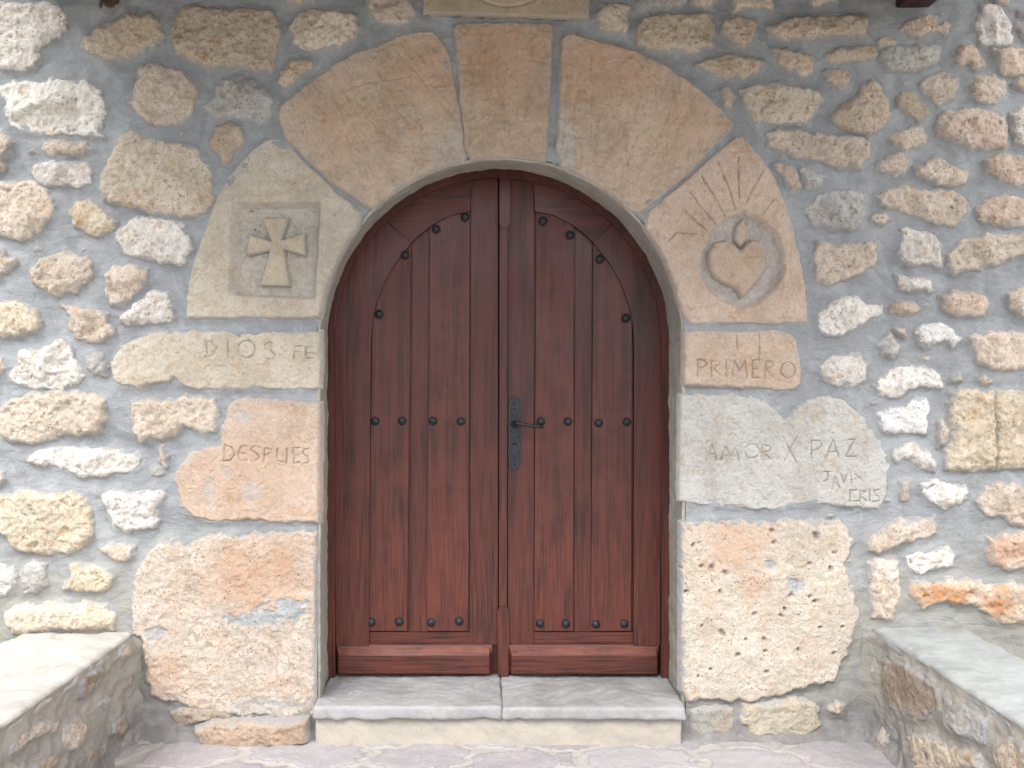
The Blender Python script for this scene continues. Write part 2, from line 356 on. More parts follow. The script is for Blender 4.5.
# ------------------------------------------------------------------ the wall and its stones, traced on the wall face
C_ = {'w': (.69,.665,.63), 'c': (.595,.52,.44), 't': (.52,.435,.35), 'p': (.585,.485,.41), 'y': (.60,.525,.42), 'g': (.47,.465,.45), 'o': (.62,.52,.42), 'W': (.80,.79,.77), 'b': (.10,.07,.06), 'n': (.36,.30,.245)}
REG = {'A':(0,0),'B':(0,192),'C':(0,384),'D':(0,576),'E':(768,0),'F':(768,192),'G':(768,384),'H':(768,576),'I':(256,0),'J':(512,0)}
RUB = """
A w1 -30,20 20,10 90,15 150,20 200,15 250,35 270,70 275,120 240,150 200,165 170,200 160,240 130,275 70,285 0,270 -30,260
A y1 335,150 370,135 400,115 470,85 520,60 600,60 645,90 660,145 650,175 600,190 570,215 520,240 460,240 400,225 350,210 330,180
A t1 690,110 710,60 740,25 800,30 900,40 1000,35 1090,45 1115,80 1125,130 1110,190 1100,240 1085,290 1010,285 940,265 870,270 820,270 760,240 710,210 685,160
A w2 5,345 60,330 110,330 160,335 200,320 270,325 320,340 350,320 385,350 420,390 440,420 420,450 400,480 410,520 425,550 370,550 300,540 240,545 170,545 110,530 40,510 25,460 30,420 10,390
A c1 570,270 600,260 680,265 740,300 785,340 790,400 770,450 740,490 660,505 600,490 560,460 540,430 510,415 540,390 545,340 565,300
A g2 820,430 860,385 900,320 960,315 1010,325 1030,350 1080,370 1095,400 1090,450 1070,490 1010,490 960,480 890,480 840,460
A t1 840,560 870,505 920,495 965,510 975,560 950,600 925,625 910,665 895,660 890,620 850,600
A c1 170,600 180,565 230,560 300,575 360,575 370,600 330,620 240,625 180,620
A w2 130,690 160,660 230,650 290,655 340,650 370,680 370,745 310,755 240,740 190,740 150,720
A c1 -20,520 20,525 60,570 50,610 20,640 10,680 -20,700
A c1 490,545 520,525 560,545 620,560 700,580 780,590 820,640 845,690 858,740 855,800 830,850 770,870 690,865 600,855 540,840 480,825 420,805 408,760 410,700 440,650 460,600
A b1 395,-20 480,-20 480,20 450,45 410,40
B c2 -30,-30 50,-35 130,-40 190,-10 220,40 215,90 180,130 140,180 90,195 40,180 0,170 -30,160
B y1 280,80 310,45 360,35 400,55 430,90 465,120 450,150 400,170 350,160 310,140 290,110
B w2 465,160 510,135 550,105 620,100 690,115 740,140 755,180 775,220 750,265 740,290 660,285 610,265 550,260 500,240 470,200
B c1 130,310 160,275 210,255 260,240 320,260 360,260 380,290 370,340 330,380 280,405 230,425 190,400 150,375 130,345
B c2 425,330 460,300 530,295 600,310 600,350 560,390 520,430 480,455 450,450 435,410 425,370
B w1 485,500 530,465 570,435 620,400 680,395 695,450 700,510 670,528 600,525 530,528 490,520
B c1 -30,230 10,230 40,260 70,270 50,300 20,330 0,350 -30,350
B y1 -30,440 50,440 110,450 150,475 170,520 150,560 90,575 20,580 -30,570
B c2 250,450 310,460 350,465 400,480 430,490 430,530 460,565 430,595 380,600 320,585 280,550 285,510 270,480
B w2 45,740 70,690 80,640 150,630 210,615 240,590 280,610 310,670 345,735 320,770 250,790 150,790 80,775
B g2 345,650 380,640 420,660 440,700 425,735 370,735 350,700
B c1 -20,670 15,675 25,710 10,750 -20,760
C c1 5,100 60,60 120,40 200,30 300,30 390,40 430,70 430,140 415,195 360,205 310,210 260,200 220,215 140,230 60,230 10,205 0,150
C c1 525,70 580,60 660,65 740,55 830,55 870,60 870,120 865,190 825,200 790,180 740,170 720,205 650,215 600,225 570,230 530,190 535,140
C w2 110,300 160,270 250,255 340,255 420,260 480,265 530,275 565,285 565,330 520,355 450,355 390,370 330,370 270,345 200,325 130,320
C y1 -20,460 30,445 80,435 160,430 220,435 280,425 340,440 360,480 370,530 380,580 360,630 310,670 240,670 180,680 120,670 60,660 40,620 10,590 -20,590
C w1 415,440 460,420 540,430 600,425 660,420 660,460 630,500 640,540 620,570 560,580 510,590 460,570 440,520 420,480
C p1 400,655 440,640 490,635 540,640 540,680 500,710 470,705 440,680
C w1 638,265 655,246 668,290 664,330 643,305
C w1 612,345 635,335 650,350 640,365 615,362
C p1 -20,355 10,355 25,380 -5,395 -20,395
C g1 90,760 110,730 140,705 180,715 190,760 185,810 150,830 100,840 95,800
C w1 -20,725 20,720 60,735 70,770 60,820 30,845 -20,840
C y1 290,725 320,715 350,730 400,730 440,740 460,775 440,820 360,830 300,825 260,815 285,780
D y1 20,150 60,120 120,110 160,115 220,100 300,115 360,105 420,120 460,140 470,190 460,210 200,210 100,225 60,235 35,200
D n1 690,540 740,520 810,515 880,525 930,550 920,580 830,575 770,585 710,600
E t1 5,110 60,85 150,75 230,70 320,68 390,75 390,150 300,150 200,150 130,165 40,160 0,150
E t1 20,200 70,200 120,215 180,240 170,290 130,310 70,290 40,265 20,230
E t1 225,225 270,205 340,190 420,195 430,225 380,245 300,250 240,255
E t1 225,290 280,280 330,300 320,340 295,370 260,345 230,320
E c1 -120,370 -60,345 40,340 120,355 190,365 210,400 190,450 150,490 80,500 0,495 -60,480 -100,440
E t1 410,320 440,350 470,400 490,470 450,510 400,550 330,530 270,500 245,480 290,430 340,385 370,350
E g1 440,215 500,190 580,185 680,190 680,240 620,280 540,290 480,285 445,260
E p1 430,175 460,150 510,165 500,190 450,195
E p2 520,125 560,90 630,60 670,80 665,120 620,150 570,155
E g1 662,110 700,90 725,105 710,135 670,135
E w2 820,90 850,30 900,20 940,50 970,110 965,180 900,190 850,180 825,130
E p2 730,240 760,190 800,175 830,210 860,270 830,285 790,260 750,270
E p2 890,200 960,200 1040,200 1040,295 980,300 945,300 910,260
E c2 600,340 640,305 690,295 750,320 755,360 720,405 680,425 640,390 610,370
E t2 505,400 530,370 580,375 620,420 640,460 600,475 550,445 515,430
E c1 800,350 830,315 900,305 940,330 940,380 900,415 850,410 810,385
E c1 970,340 1010,320 1040,320 1040,365 990,360
E p1 665,490 700,450 780,440 860,440 940,465 955,520 940,590 880,600 800,595 740,570 680,540
E w1 965,460 1000,435 1040,430 1040,590 985,585 970,520
E c1 480,550 520,520 600,510 630,550 620,580 560,600 500,590
E c1 -10,540 50,520 120,530 200,540 280,550 370,555 400,580 395,640 360,680 300,680 230,660 150,640 60,610 0,580
E c1 425,665 470,625 540,615 555,650 530,700 470,695
E c1 580,680 620,645 680,635 740,665 795,700 780,735 700,745 630,725 590,700
E p2 860,640 930,620 1040,640 1040,750 980,745 920,715 870,690
E p1 25,660 70,655 110,690 130,750 90,760 50,710
E g2 120,670 170,680 215,710 200,750 140,760
E g1 985,100 1040,95 1040,170 1000,160
E c1 900,-10 960,-14 955,20 915,18
E p1 1000,48 1040,42 1040,72 1005,68
E c1 165,-20 285,-20 270,15 180,20
J c1 870,-20 1030,-20 1040,30 940,45 880,45
J g1 495,18 560,-20 690,-20 690,20 640,40 500,45
J c1 705,-20 820,-20 800,30 740,38 710,20
J c1 335,60 360,25 420,20 465,25 465,80 455,135 400,135 350,125 345,95
J t1 490,120 520,75 600,65 700,60 790,60 805,90 808,150 800,190 740,210 640,210 540,200 500,190 492,150
J t1 825,130 850,80 920,80 970,85 970,130 935,185 880,170
J t1 735,265 780,235 850,225 940,235 1005,250 980,290 920,320 840,310 770,290
J t1 835,365 860,350 885,380 875,440 850,430 840,400
I c1 140,110 170,60 230,40 320,40 400,65 415,105 390,160 330,190 260,200 200,205 155,180 150,150
I c2 440,30 460,-20 600,-20 635,50 610,95 560,105 500,90 460,65
I t1 90,330 110,290 150,250 190,240 235,250 220,280 190,290 150,340 110,345
I p1 110,-20 250,-20 240,15 180,22 125,15
F g2 140,60 190,20 250,0 330,-10 385,10 380,80 370,140 320,155 240,150 180,130 145,100
F c2 430,20 470,-10 560,-20 640,0 720,0 780,30 790,80 740,140 690,135 620,110 560,90 490,70 440,60
F t1 410,100 450,80 485,110 460,125 415,118
F p1 825,80 850,40 900,20 970,15 1040,40 1040,130 960,135 880,130 830,115
F c1 170,250 200,200 240,205 290,215 360,210 430,195 430,240 415,300 360,330 300,350 230,370 190,350 175,300
F w2 530,150 590,150 660,180 690,220 680,300 620,290 570,295 515,265 525,200
F w2 505,330 560,345 650,350 655,390 590,395 520,385
F c2 705,250 760,200 820,180 920,170 1040,175 1040,250 980,260 900,290 840,310 740,325 710,300
F w2 190,500 250,450 300,420 350,420 400,450 450,455 450,490 390,510 340,545 290,570 220,565 195,540
F t2 480,460 510,435 560,440 605,465 560,490 490,490
F p1 690,420 730,400 800,400 850,415 880,450 860,490 810,500 740,490 690,465
F c2 955,410 990,380 1040,375 1040,510 1000,490 965,450
F W1 595,560 620,530 690,525 730,555 770,590 740,615 700,590 660,610 620,625 600,600
F c1 795,580 850,565 930,560 1040,565 1040,700 960,710 900,720 840,690 820,640
F w1 205,700 240,660 310,655 370,645 395,690 380,750 330,775 260,780 225,750
F w2 430,760 460,725 540,700 620,695 680,730 690,790 630,775 560,780 520,815 450,815 430,790
F g2 430,600 480,570 525,620 500,660 450,650
F g2 500,545 548,550 543,580 515,572
F p1 728,742 765,728 768,755 735,758
F p1 835,750 870,735 890,760 860,775
G W1 430,120 480,100 540,90 590,50 630,60 635,120 625,195 570,190 500,195 445,190
G w1 500,260 530,235 590,240 640,275 665,310 660,345 600,330 550,300 510,310
G y1 720,90 725,30 790,20 860,30 960,25 1040,30 1040,335 960,335 860,340 760,345 690,345 715,260 725,170
G w2 610,400 660,385 720,395 780,410 795,440 760,475 690,495 650,465 615,430
G c2 830,470 870,410 930,390 1000,410 1040,440 1040,560 980,565 930,530 860,525
G c2 395,640 420,600 480,555 560,545 610,545 660,530 670,590 620,620 560,625 510,650 430,670 400,665
G w2 540,690 590,665 640,680 710,650 745,685 725,725 660,735 610,760 570,750
G p1 870,620 930,600 1040,590 1040,740 960,740 890,725 865,690
G w1 515,390 565,390 555,430 555,470 530,460
G w1 675,160 690,140 715,190 700,240 680,245
H c1 400,-60 450,-70 515,-60 520,20 520,100 480,175 420,160 405,80
H o1 560,50 590,15 650,30 720,10 800,15 900,30 980,20 1040,60 1040,180 960,190 900,180 860,140 800,115 730,110 700,95 620,130 570,90
H n1 240,530 270,490 305,510 290,550 250,550
"""
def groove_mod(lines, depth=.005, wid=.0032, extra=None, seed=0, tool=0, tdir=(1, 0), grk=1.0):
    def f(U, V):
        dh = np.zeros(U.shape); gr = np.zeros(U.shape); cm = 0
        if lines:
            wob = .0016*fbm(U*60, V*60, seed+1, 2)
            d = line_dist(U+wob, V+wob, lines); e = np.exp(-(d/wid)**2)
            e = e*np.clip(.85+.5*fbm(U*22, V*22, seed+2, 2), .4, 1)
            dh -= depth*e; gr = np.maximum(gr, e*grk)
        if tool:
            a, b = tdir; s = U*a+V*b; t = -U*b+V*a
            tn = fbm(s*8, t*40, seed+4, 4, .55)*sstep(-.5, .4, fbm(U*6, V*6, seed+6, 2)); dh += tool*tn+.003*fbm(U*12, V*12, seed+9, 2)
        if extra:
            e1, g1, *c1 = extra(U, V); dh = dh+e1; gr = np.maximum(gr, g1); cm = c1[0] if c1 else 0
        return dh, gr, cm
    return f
stones = []
for ln in RUB.strip().splitlines():
    r, k, *pts = ln.split(); ox, oy = REG[r]
    px = [tuple(map(float, q.split(','))) for q in pts]
    poly = [W(q) for q in zc(ox, oy, 4, px)]
    a = np.array(poly); area = abs(np.sum(a[:,0]*np.roll(a[:,1],1)-a[:,1]*np.roll(a[:,0],1)))/2
    stones.append((area, k, poly))
stones.sort(key=lambda s: -s[0])
wall = empty('stone_wall', (0.04, 0, 0), 'rubble wall of pale rounded limestones set in blue grey mortar around the arched door', 'wall')
def rub_args(k, area, i):
    big = min(1, (area/.03)**.5)
    return dict(H=.013+.017*big+.006*RNG.random(), edge=.016+.028*big, warp=.010, rough=.55+.55*big, grow=.0085, facet=1.7 if k[1] == '2' else 0.55, seed=i*7+3)
loose = []
for i, (area, k, poly) in enumerate(stones):
    j = 1+RNG.uniform(-.08, .06)
    col = tuple(min(.8, c*j*1.10*(1+RNG.uniform(-.012, .012))) for c in C_[k[0]])
    kw = rub_args(k, area, i)
    if k == 'o1': kw['rust'] = [(932, 592, 24, 11, 1), (952, 595, 14, 12, 1), (993, 604, 16, 12, 1), (1000, 590, 10, 9, .6)]
    if k == 'p1' and poly[0][1] < 1.2 and poly[0][0] > 1: kw['rust'] = [(1005, 550, 26, 14, .6)]
    if k == 'y1' and poly[0][0] > 1.8: kw['mod'] = groove_mod([[W((994, 388)), W((992, 410)), W((994, 440)), W((993, 472))]], .014, .006, seed=8)
    if i < 98: stone('rubble_stone', poly, M['rub'], col, wall, **kw)
    else: note_mortar(poly); loose.append((stone_arrays(poly, res=.006, **kw)))
# stones of the same wall beyond the edges of the picture, and the smallest chips
z = -0.02; row = 0
rr = random.Random(11)
while z < 3.7:
    hgt = rr.uniform(.13, .21); x = -3.35+rr.uniform(0, .2)
    while x < 3.45:
        wd = rr.uniform(.16, .42)
        cx, cz, a, b = x+wd/2, z+hgt/2, wd/2-.02, hgt/2-.018
        L, R, T = W((-28, 0))[0], W((1052, 0))[0], W((0, -24))[1]
        if cx+a < L or cx-a > R or (cz-b > T and not (abs(cx-.045) < .55)) :
            poly = []
            for q in range(12):
                th = q/12*2*math.pi; e = 3.2
                ct, st = math.cos(th), math.sin(th); rad = (abs(ct)**e+abs(st)**e)**(-1/e)*rr.uniform(.8, 1.03)
                poly.append((cx+a*rad*ct, cz+b*rad*st))
            note_mortar(poly)
            loose.append(stone_arrays(poly, res=.013, H=.025, edge=.03, warp=.010, rough=1, facet=.3, seed=rr.randrange(1000), marg=.014))
        x += wd
    z += hgt
cr_ = random.Random(23); n_ch = 0
for _ in range(900):
    x, z_ = cr_.uniform(*(W((0, 0))[0], W((1024, 0))[0])), cr_.uniform(.5, 2.98)
    if (abs(x-.045) < .80 and z_ < 1.65) or math.hypot(x-.045, z_-1.606) < 1.42: continue
    i, j = np.searchsorted(MU, x), np.searchsorted(MV, z_)
    r_ = cr_.uniform(.009, .019)
    if MD[j, i] < r_+.012 or n_ch > 34: continue
    poly = [(x+r_*1.5*cr_.uniform(.7, 1.1)*math.cos(t), z_+r_*cr_.uniform(.7, 1.1)*math.sin(t)) for t in np.linspace(0, 5.4, 7)]
    note_mortar(poly); loose.append(stone_arrays(poly, res=.0045, H=.009, edge=.012, warp=.006, rough=.5, facet=1, seed=n_ch*3, marg=.006)); n_ch += 1
def merge(arrs, name):
    cos, fcs, at, off = [], [], {'groove': [], 'edge': [], 'rust': [], 'cem': []}, 0
    for P, keep, A in arrs:
        nv, nu = keep.shape; idx = np.arange(nv*nu).reshape(nv, nu)
        q = keep[:-1,:-1] & keep[1:,:-1] & keep[:-1,1:] & keep[1:,1:]
        f = np.stack([idx[:-1,:-1][q], idx[:-1,1:][q], idx[1:,1:][q], idx[1:,:-1][q]], 1)
        if not len(f): continue
        used = np.unique(f); rm = np.zeros(nv*nu, int); rm[used] = np.arange(len(used))
        cos.append(P.reshape(-1,3)[used]); fcs.append(rm[f]+off); off += len(used)
        for k in at: at[k].append(A[k].reshape(-1)[used])
    return raw_mesh(name, np.concatenate(cos), np.concatenate(fcs), {k: np.concatenate(v) for k, v in at.items()})
lo = link('rubble_stone_filling', merge(loose, 'rubble_stone_filling'), M['rub'], wall, color=C_['c']); lo['kind'] = 'stuff'

# ------------------------------------------------------------------ dressed stones of the doorway
door_way = empty('arched_doorway', (0.045, 0, 0), 'sandstone arch and jambs with carved cross, heart and scratched words round the wooden door', 'doorway')
OC, OR_ = W((501, 339)), 179*3.35/F      # centre and radius of the opening in the wall face
JL, JR = OC[0]-.737, OC[0]+.738
def arc_px(x0, x1, n=8, r=181.5, c=(501, 339)):
    out = []
    for i in range(n+1):
        x = x0+(x1-x0)*i/n; out.append((x, c[1]-math.sqrt(max(0, r*r-(x-c[0])**2))))
    return out
def WL(ls): return [[W(p) for p in l] for l in ls]
def dress(name, px, color, mat='sand', label=None, **k):
    kw = dict(H=.017, edge=.012, warp=.0035, rough=.42, res=.0034, base=-.02, marg=.008, grow=.003); kw.update(k)
    o = stone(name, [W(p) for p in px], M[mat], color, door_way, **kw)
    if label: o['label'] = label
    return o
SAND = (.53, .425, .335); SANDW = (.56, .51, .425)
rs = random.Random(4)
def scratches(cx, cy, n, ang, L, sp):
    out = []
    for i in range(n):
        x = cx+rs.uniform(-sp, sp); y = cy+rs.uniform(-sp*.8, sp*.8); a = math.radians(ang+rs.uniform(-14, 14)); l = L*rs.uniform(.4, 1)
        out.append([(x, y), (x+l*.5*math.cos(a)+rs.uniform(-1, 1), y+l*.5*math.sin(a)), (x+l*math.cos(a), y+l*math.sin(a))])
    return out
v1 = zc(256, 0, 4, [(92,470),(100,430),(140,395),(220,330),(330,255),(420,208),(500,185),(580,150),(660,133),(710,133),(745,172),(770,220),(790,330),(815,460),(838,625)])
v1 += arc_px(464, 374, 8)+[(368, 208), (352, 197), (330, 182), (305, 158), (286, 140)]
sc1 = zc(256, 0, 4, [(230,420),(280,540)]); L1 = [zc(256,0,4,l) for l in ([(465,300),(490,370),(520,430)],[(560,200),(640,290),(720,390),(790,470)],[(300,360),(340,440),(360,500),(400,560)],[(440,470),(520,540),(575,580)],[(350,370),(450,335),(620,310)],[(560,440),(600,480),(660,530)],[(240,420),(300,480)],[(660,480),(662,620)],[(200,480),(215,590)],[(620,300),(622,390)],[(270,550),(320,630)],[(370,560),(405,670)])]
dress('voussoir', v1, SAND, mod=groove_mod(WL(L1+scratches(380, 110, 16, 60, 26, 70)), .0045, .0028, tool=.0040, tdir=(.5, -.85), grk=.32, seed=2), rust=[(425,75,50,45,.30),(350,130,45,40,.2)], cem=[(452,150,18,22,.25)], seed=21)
ks = [(455,28),(458,25),(470,24),(500,23.5),(530,23.5),(549,24),(553,28),(552,60),(550,100),(547,140),(545,162)]+arc_px(543, 471, 6)+[(466,150),(462,115),(458,70)]
o = dress('keystone', ks, (.50, .39, .30), mod=groove_mod(WL(scratches(500, 80, 14, 88, 40, 34)), .0045, .0028, tool=.0042, tdir=(0, 1), grk=.32, seed=5), rust=[(500,60,45,50,.35)], seed=31)
v2 = [(561,40),(565,36),(572,35),(594,41),(620,48),(642,55),(662,65),(692,85),(712,102),(732,124),(729,130),(712,147),(690,171),(668,190),(652,203)]+[(641, 212)]+arc_px(630, 560, 8)+[(556,150),(558,100),(560,65)]
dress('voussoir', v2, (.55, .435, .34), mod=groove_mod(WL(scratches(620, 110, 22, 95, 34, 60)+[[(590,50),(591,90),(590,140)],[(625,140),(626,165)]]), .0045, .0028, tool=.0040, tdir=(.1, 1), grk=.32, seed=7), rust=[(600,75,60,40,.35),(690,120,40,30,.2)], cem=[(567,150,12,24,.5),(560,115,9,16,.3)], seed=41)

# cross stone
ZC = lambda pts: zc(176, 130, 3.84, pts)
cs = [(188,318),(188,300),(193,270),(203,240),(214,210),(225,185),(240,165),(255,150),(268,141),(280,141),(293,150),(308,166),(325,181),(340,196),(354,206),(361,213)]
cs += [(501-math.sqrt(181.5**2-(339-y)**2), y) for y in (228,245,262,280,298,318)]+[(300,319),(262,318),(230,319)]
REC = [W(p) for p in ZC([(212,278),(560,278),(541,655),(205,637)])]
REI = [W(p) for p in ZC([(250,300),(548,297),(524,636),(240,630)])]
def rec_extra(U, V):
    do = sdf(U, V, REC); di = sdf(U, V, REI); k = np.clip(do, 0, 1)/(np.clip(do, 0, 1)+np.clip(-di, 0, 1)+1e-5)
    return -.038*k+k*fbm(U*120, V*120, 5, 3)*.003, np.zeros(U.shape), .40*sstep(.0, 1, k)*(.8+.3*fbm(U*30, V*30, 6, 3))
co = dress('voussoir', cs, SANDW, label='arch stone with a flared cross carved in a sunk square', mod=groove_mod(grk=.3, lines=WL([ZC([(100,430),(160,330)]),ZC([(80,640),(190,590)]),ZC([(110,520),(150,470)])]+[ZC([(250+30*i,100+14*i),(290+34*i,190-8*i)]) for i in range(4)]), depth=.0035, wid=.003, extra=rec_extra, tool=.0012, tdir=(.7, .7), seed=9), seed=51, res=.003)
CR = [W(p) for p in ZC([(335,340),(432,338),(405,425),(495,398),(497,482),(412,458),(436,600),(325,597),(362,462),(272,480),(283,403),(368,430)])]
r = stone('cross_relief', CR, M['sand'], (.53, .455, .345), co, H=.010, edge=.006, warp=.0012, rough=.16, res=.0024, base=-.022, marg=.006, seed=55)
# heart stone
ZH = lambda pts: zc(640, 120, 3.656, pts)
hs_ = [(735,138),(741,138),(747,145),(760,158),(774,179),(785,207),(793,235),(799,262),(804,290),(806,322),(770,324),(730,323),(689,324),(682,314)]
hs_ += [(501+math.sqrt(181.5**2-(339-y)**2), y) for y in (300,280,260,243,228)]+[(646,214),(656,205),(690,177),(715,154)]
HCx = [W(p) for p in ZH([(205,560),(212,490),(245,415),(300,355),(375,325),(440,355),(500,410),(530,480),(530,560),(490,630),(430,680),(365,700),(300,675),(240,630)])]
def h_extra(U, V):
    d = sdf(U, V, HCx); k = sstep(-.002, .030, d)
    return -.032*k+k*fbm(U*120, V*120, 15, 3)*.0028, np.zeros(U.shape), .72*k*np.clip(.85+.3*fbm(U*30, V*30, 6, 3), 0, 1)
rays = [[(150,325),(200,370),(240,408)],[(178,265),(225,325),(272,382)],[(222,210),(265,280),(308,355)],[(280,155),(320,250),(345,330)],[(355,140),(356,220),(360,290)],[(445,190),(410,250),(385,305)],[(485,295),(440,350)],[(100,445),(130,415),(200,420)]]
ho = dress('voussoir', hs_, (.57, .455, .365), label='arch stone with a flaming heart carved in a round hollow under scratched rays', mod=groove_mod(WL([ZH(l) for l in rays]), .007, .0034, extra=h_extra, tool=.001, tdir=(.7, .7), seed=13), seed=61, res=.003)
HP = [W(p) for p in ZH([(368,475),(345,455),(310,438),(270,448),(245,490),(247,535),(268,578),(315,602),(350,618),(368,655),(400,625),(440,580),(462,530),(462,475),(440,442),(405,437),(378,462)])]
stone('heart_relief', HP, M['sand'], (.53, .42, .33), ho, H=.012, edge=.016, warp=.001, rough=.14, res=.0025, base=-.022, marg=.005, seed=65,
      mod=groove_mod(WL([ZH([(395,505),(440,500),(458,515)])]), .004, .003))
FL = [W(p) for p in ZH([(378,360),(392,400),(388,440),(366,465),(342,435),(345,392)])]
stone('flame_relief', FL, M['sand'], (.52, .41, .32), ho, H=.008, edge=.012, warp=.001, rough=.14, res=.0025, base=-.022, marg=.005, seed=66)

# inscribed jamb stones
Z5 = lambda pts: zc(120, 320, 3.49, pts); Z6 = lambda pts: zc(670, 320, 3.49, pts)
dios = [(112,362),(122,347),(140,337),(160,333),(190,331),(240,332),(290,331),(321,331),(321,388),(290,390),(255,389),(220,391),(190,388),(175,379),(160,383),(140,388),(122,387),(113,377)]
T = [[(308,72),(307,130)],[(300,72),(325,76),(342,98),(330,120),(300,132)],[(381,72),(381,132)],circ((445,102),30),[(440,88),(446,94)],[(540,85),(525,78),(508,88),(512,103),(530,110),(545,122),(535,138),(512,134)],[(612,92),(610,135)],[(612,92),(636,92)],[(612,112),(628,112)],[(652,95),(651,135)],[(652,96),(676,95)],[(652,115),(690,118)],[(651,135),(678,133)]]
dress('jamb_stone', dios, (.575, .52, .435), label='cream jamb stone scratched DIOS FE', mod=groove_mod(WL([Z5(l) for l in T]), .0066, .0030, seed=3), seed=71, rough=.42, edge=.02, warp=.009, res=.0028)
desp = [(232,402),(250,398),(290,401),(321,403),(321,450),(320,523),(290,522),(250,520),(210,521),(190,514),(182,505),(179,490),(175,478),(180,465),(192,453),(208,447),(222,446),(222,425)]
T = [[(370,435),(365,492)],[(368,435),(395,445),(405,468),(390,488),(362,492)],[(425,440),(415,470),(425,490),(447,488)],[(425,440),(447,440)],[(418,465),(440,465)],[(490,445),(470,440),(458,452),(478,465),(490,478),(475,492),(460,490)],[(508,448),(505,495)],[(508,448),(530,450),(535,462),(508,472)],[(553,450),(552,490),(585,498),(587,447)],[(608,445),(610,498)],[(608,445),(630,445)],[(608,470),(628,470)],[(610,498),(632,495)],[(662,448),(645,452),(640,465),(658,475),(663,495),(640,503)]]
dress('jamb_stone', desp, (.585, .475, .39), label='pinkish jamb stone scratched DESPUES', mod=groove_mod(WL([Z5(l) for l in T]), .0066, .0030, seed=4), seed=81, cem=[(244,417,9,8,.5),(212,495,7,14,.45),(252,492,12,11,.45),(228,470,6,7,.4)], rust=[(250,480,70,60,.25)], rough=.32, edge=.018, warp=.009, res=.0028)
prim = [(683,332),(700,331),(740,332),(779,331),(790,335),(795,342),(797,357),(800,370),(799,384),(792,389),(782,390),(739,387),(700,386),(683,385)]
T = [[(92,140),(92,195)],[(88,140),(112,140),(125,152),(112,165),(92,168)],[(138,140),(140,198)],[(138,142),(165,145),(168,155),(145,168),(175,195)],[(192,140),(192,198)],[(212,198),(220,142),(238,178),(258,142),(262,198)],[(283,142),(283,202)],[(283,142),(305,140)],[(283,170),(300,170)],[(283,202),(308,202)],[(330,145),(325,205)],[(330,145),(352,148),(355,162),(330,172),(358,202)],circ((408,175),25,14,28)]
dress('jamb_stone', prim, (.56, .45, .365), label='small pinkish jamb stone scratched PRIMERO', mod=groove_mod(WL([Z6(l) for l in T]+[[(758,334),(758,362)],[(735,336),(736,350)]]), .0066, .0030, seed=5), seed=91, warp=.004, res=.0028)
amor = [(680,395),(713,395),(745,396),(759,399),(770,405),(783,419),(793,414),(800,405),(807,400),(827,395),(842,399),(856,410),(870,429),(882,446),(887,466),(887,485),(884,499),(876,509),(842,506),(802,503),(770,510),(727,506),(699,503),(679,500),(679,450)]
T = [[(125,487),(145,432),(160,488)],[(133,468),(156,468)],[(178,487),(190,440),(210,475),(225,445),(237,487)],circ((283,457),25),[(315,487),(318,435),(345,440),(345,455),(320,462),(350,485)],[(392,410),(435,495)],[(438,405),(395,490)],[(488,420),(487,482)],[(488,420),(515,420),(525,435),(512,450),(488,455)],[(538,480),(562,418),(582,478)],[(547,460),(575,458)],[(595,420),(638,415),(605,475),(642,475)]]
T2 = [[(530,528),(556,528)],[(545,528),(544,556),(528,562)],[(560,588),(571,544),(586,586)],[(565,568),(580,568)],[(588,534),(601,566),(613,534)],[(624,532),(626,568)],[(640,536),(668,562)],[(645,592),(622,592),(622,632),(647,630)],[(655,632),(655,592),(675,598),(657,610),(678,630)],[(690,592),(690,632)],[(722,590),(705,595),(708,610),(722,615),(720,630),(703,632)]]
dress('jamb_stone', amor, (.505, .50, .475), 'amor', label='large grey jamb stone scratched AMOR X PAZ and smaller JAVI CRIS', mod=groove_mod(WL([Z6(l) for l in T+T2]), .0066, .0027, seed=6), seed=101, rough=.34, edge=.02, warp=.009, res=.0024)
bl = [(152,548),(163,539),(172,538),(185,546),(205,534),(250,533),(290,530),(318,531),(317,600),(316,714),(270,716),(240,714),(215,712),(180,703),(150,695),(148,670),(143,640),(134,630),(133,600),(136,575)]
dress('jamb_stone', bl, (.60, .53, .455), 'peach', label='biggest left jamb stone, peach stained and patched with mortar', seed=111, cem=[(262,617,34,8,1),(285,606,22,9,1),(158,632,10,8,.8),(270,705,40,10,.5)], rust=[(262,575,60,45,.55),(165,672,30,26,.35)], pitd=.004, rough=.55, edge=.025, warp=.012, H=.024, res=.004)
br = [(680,522),(727,520),(761,522),(784,518),(841,520),(853,540),(843,564),(850,587),(858,617),(851,640),(838,668),(835,681),(804,686),(778,696),(744,701),(704,698),(687,701),(680,690)]
ZB = lambda pts: zc(660, 510, 2.975, pts)
PITS = [(120,165,6),(150,170,10),(190,185,9),(95,102,6),(380,155,12),(440,158,6),(322,160,13),(395,220,17),(385,250,9),(460,75,11),(515,125,6),(503,172,7),(455,268,6),(440,255,6),(355,310,6),(535,343,5),(405,410,5),(308,415,5),(108,487,4),(145,467,4),(510,420,5),(180,360,9),(75,240,6),(175,240,6),(330,60,7),(335,95,6),(305,380,6),(225,425,7),(250,380,5),(470,345,5),(120,340,4),(60,170,4),(275,305,6),(365,290,5),(310,475,6)]
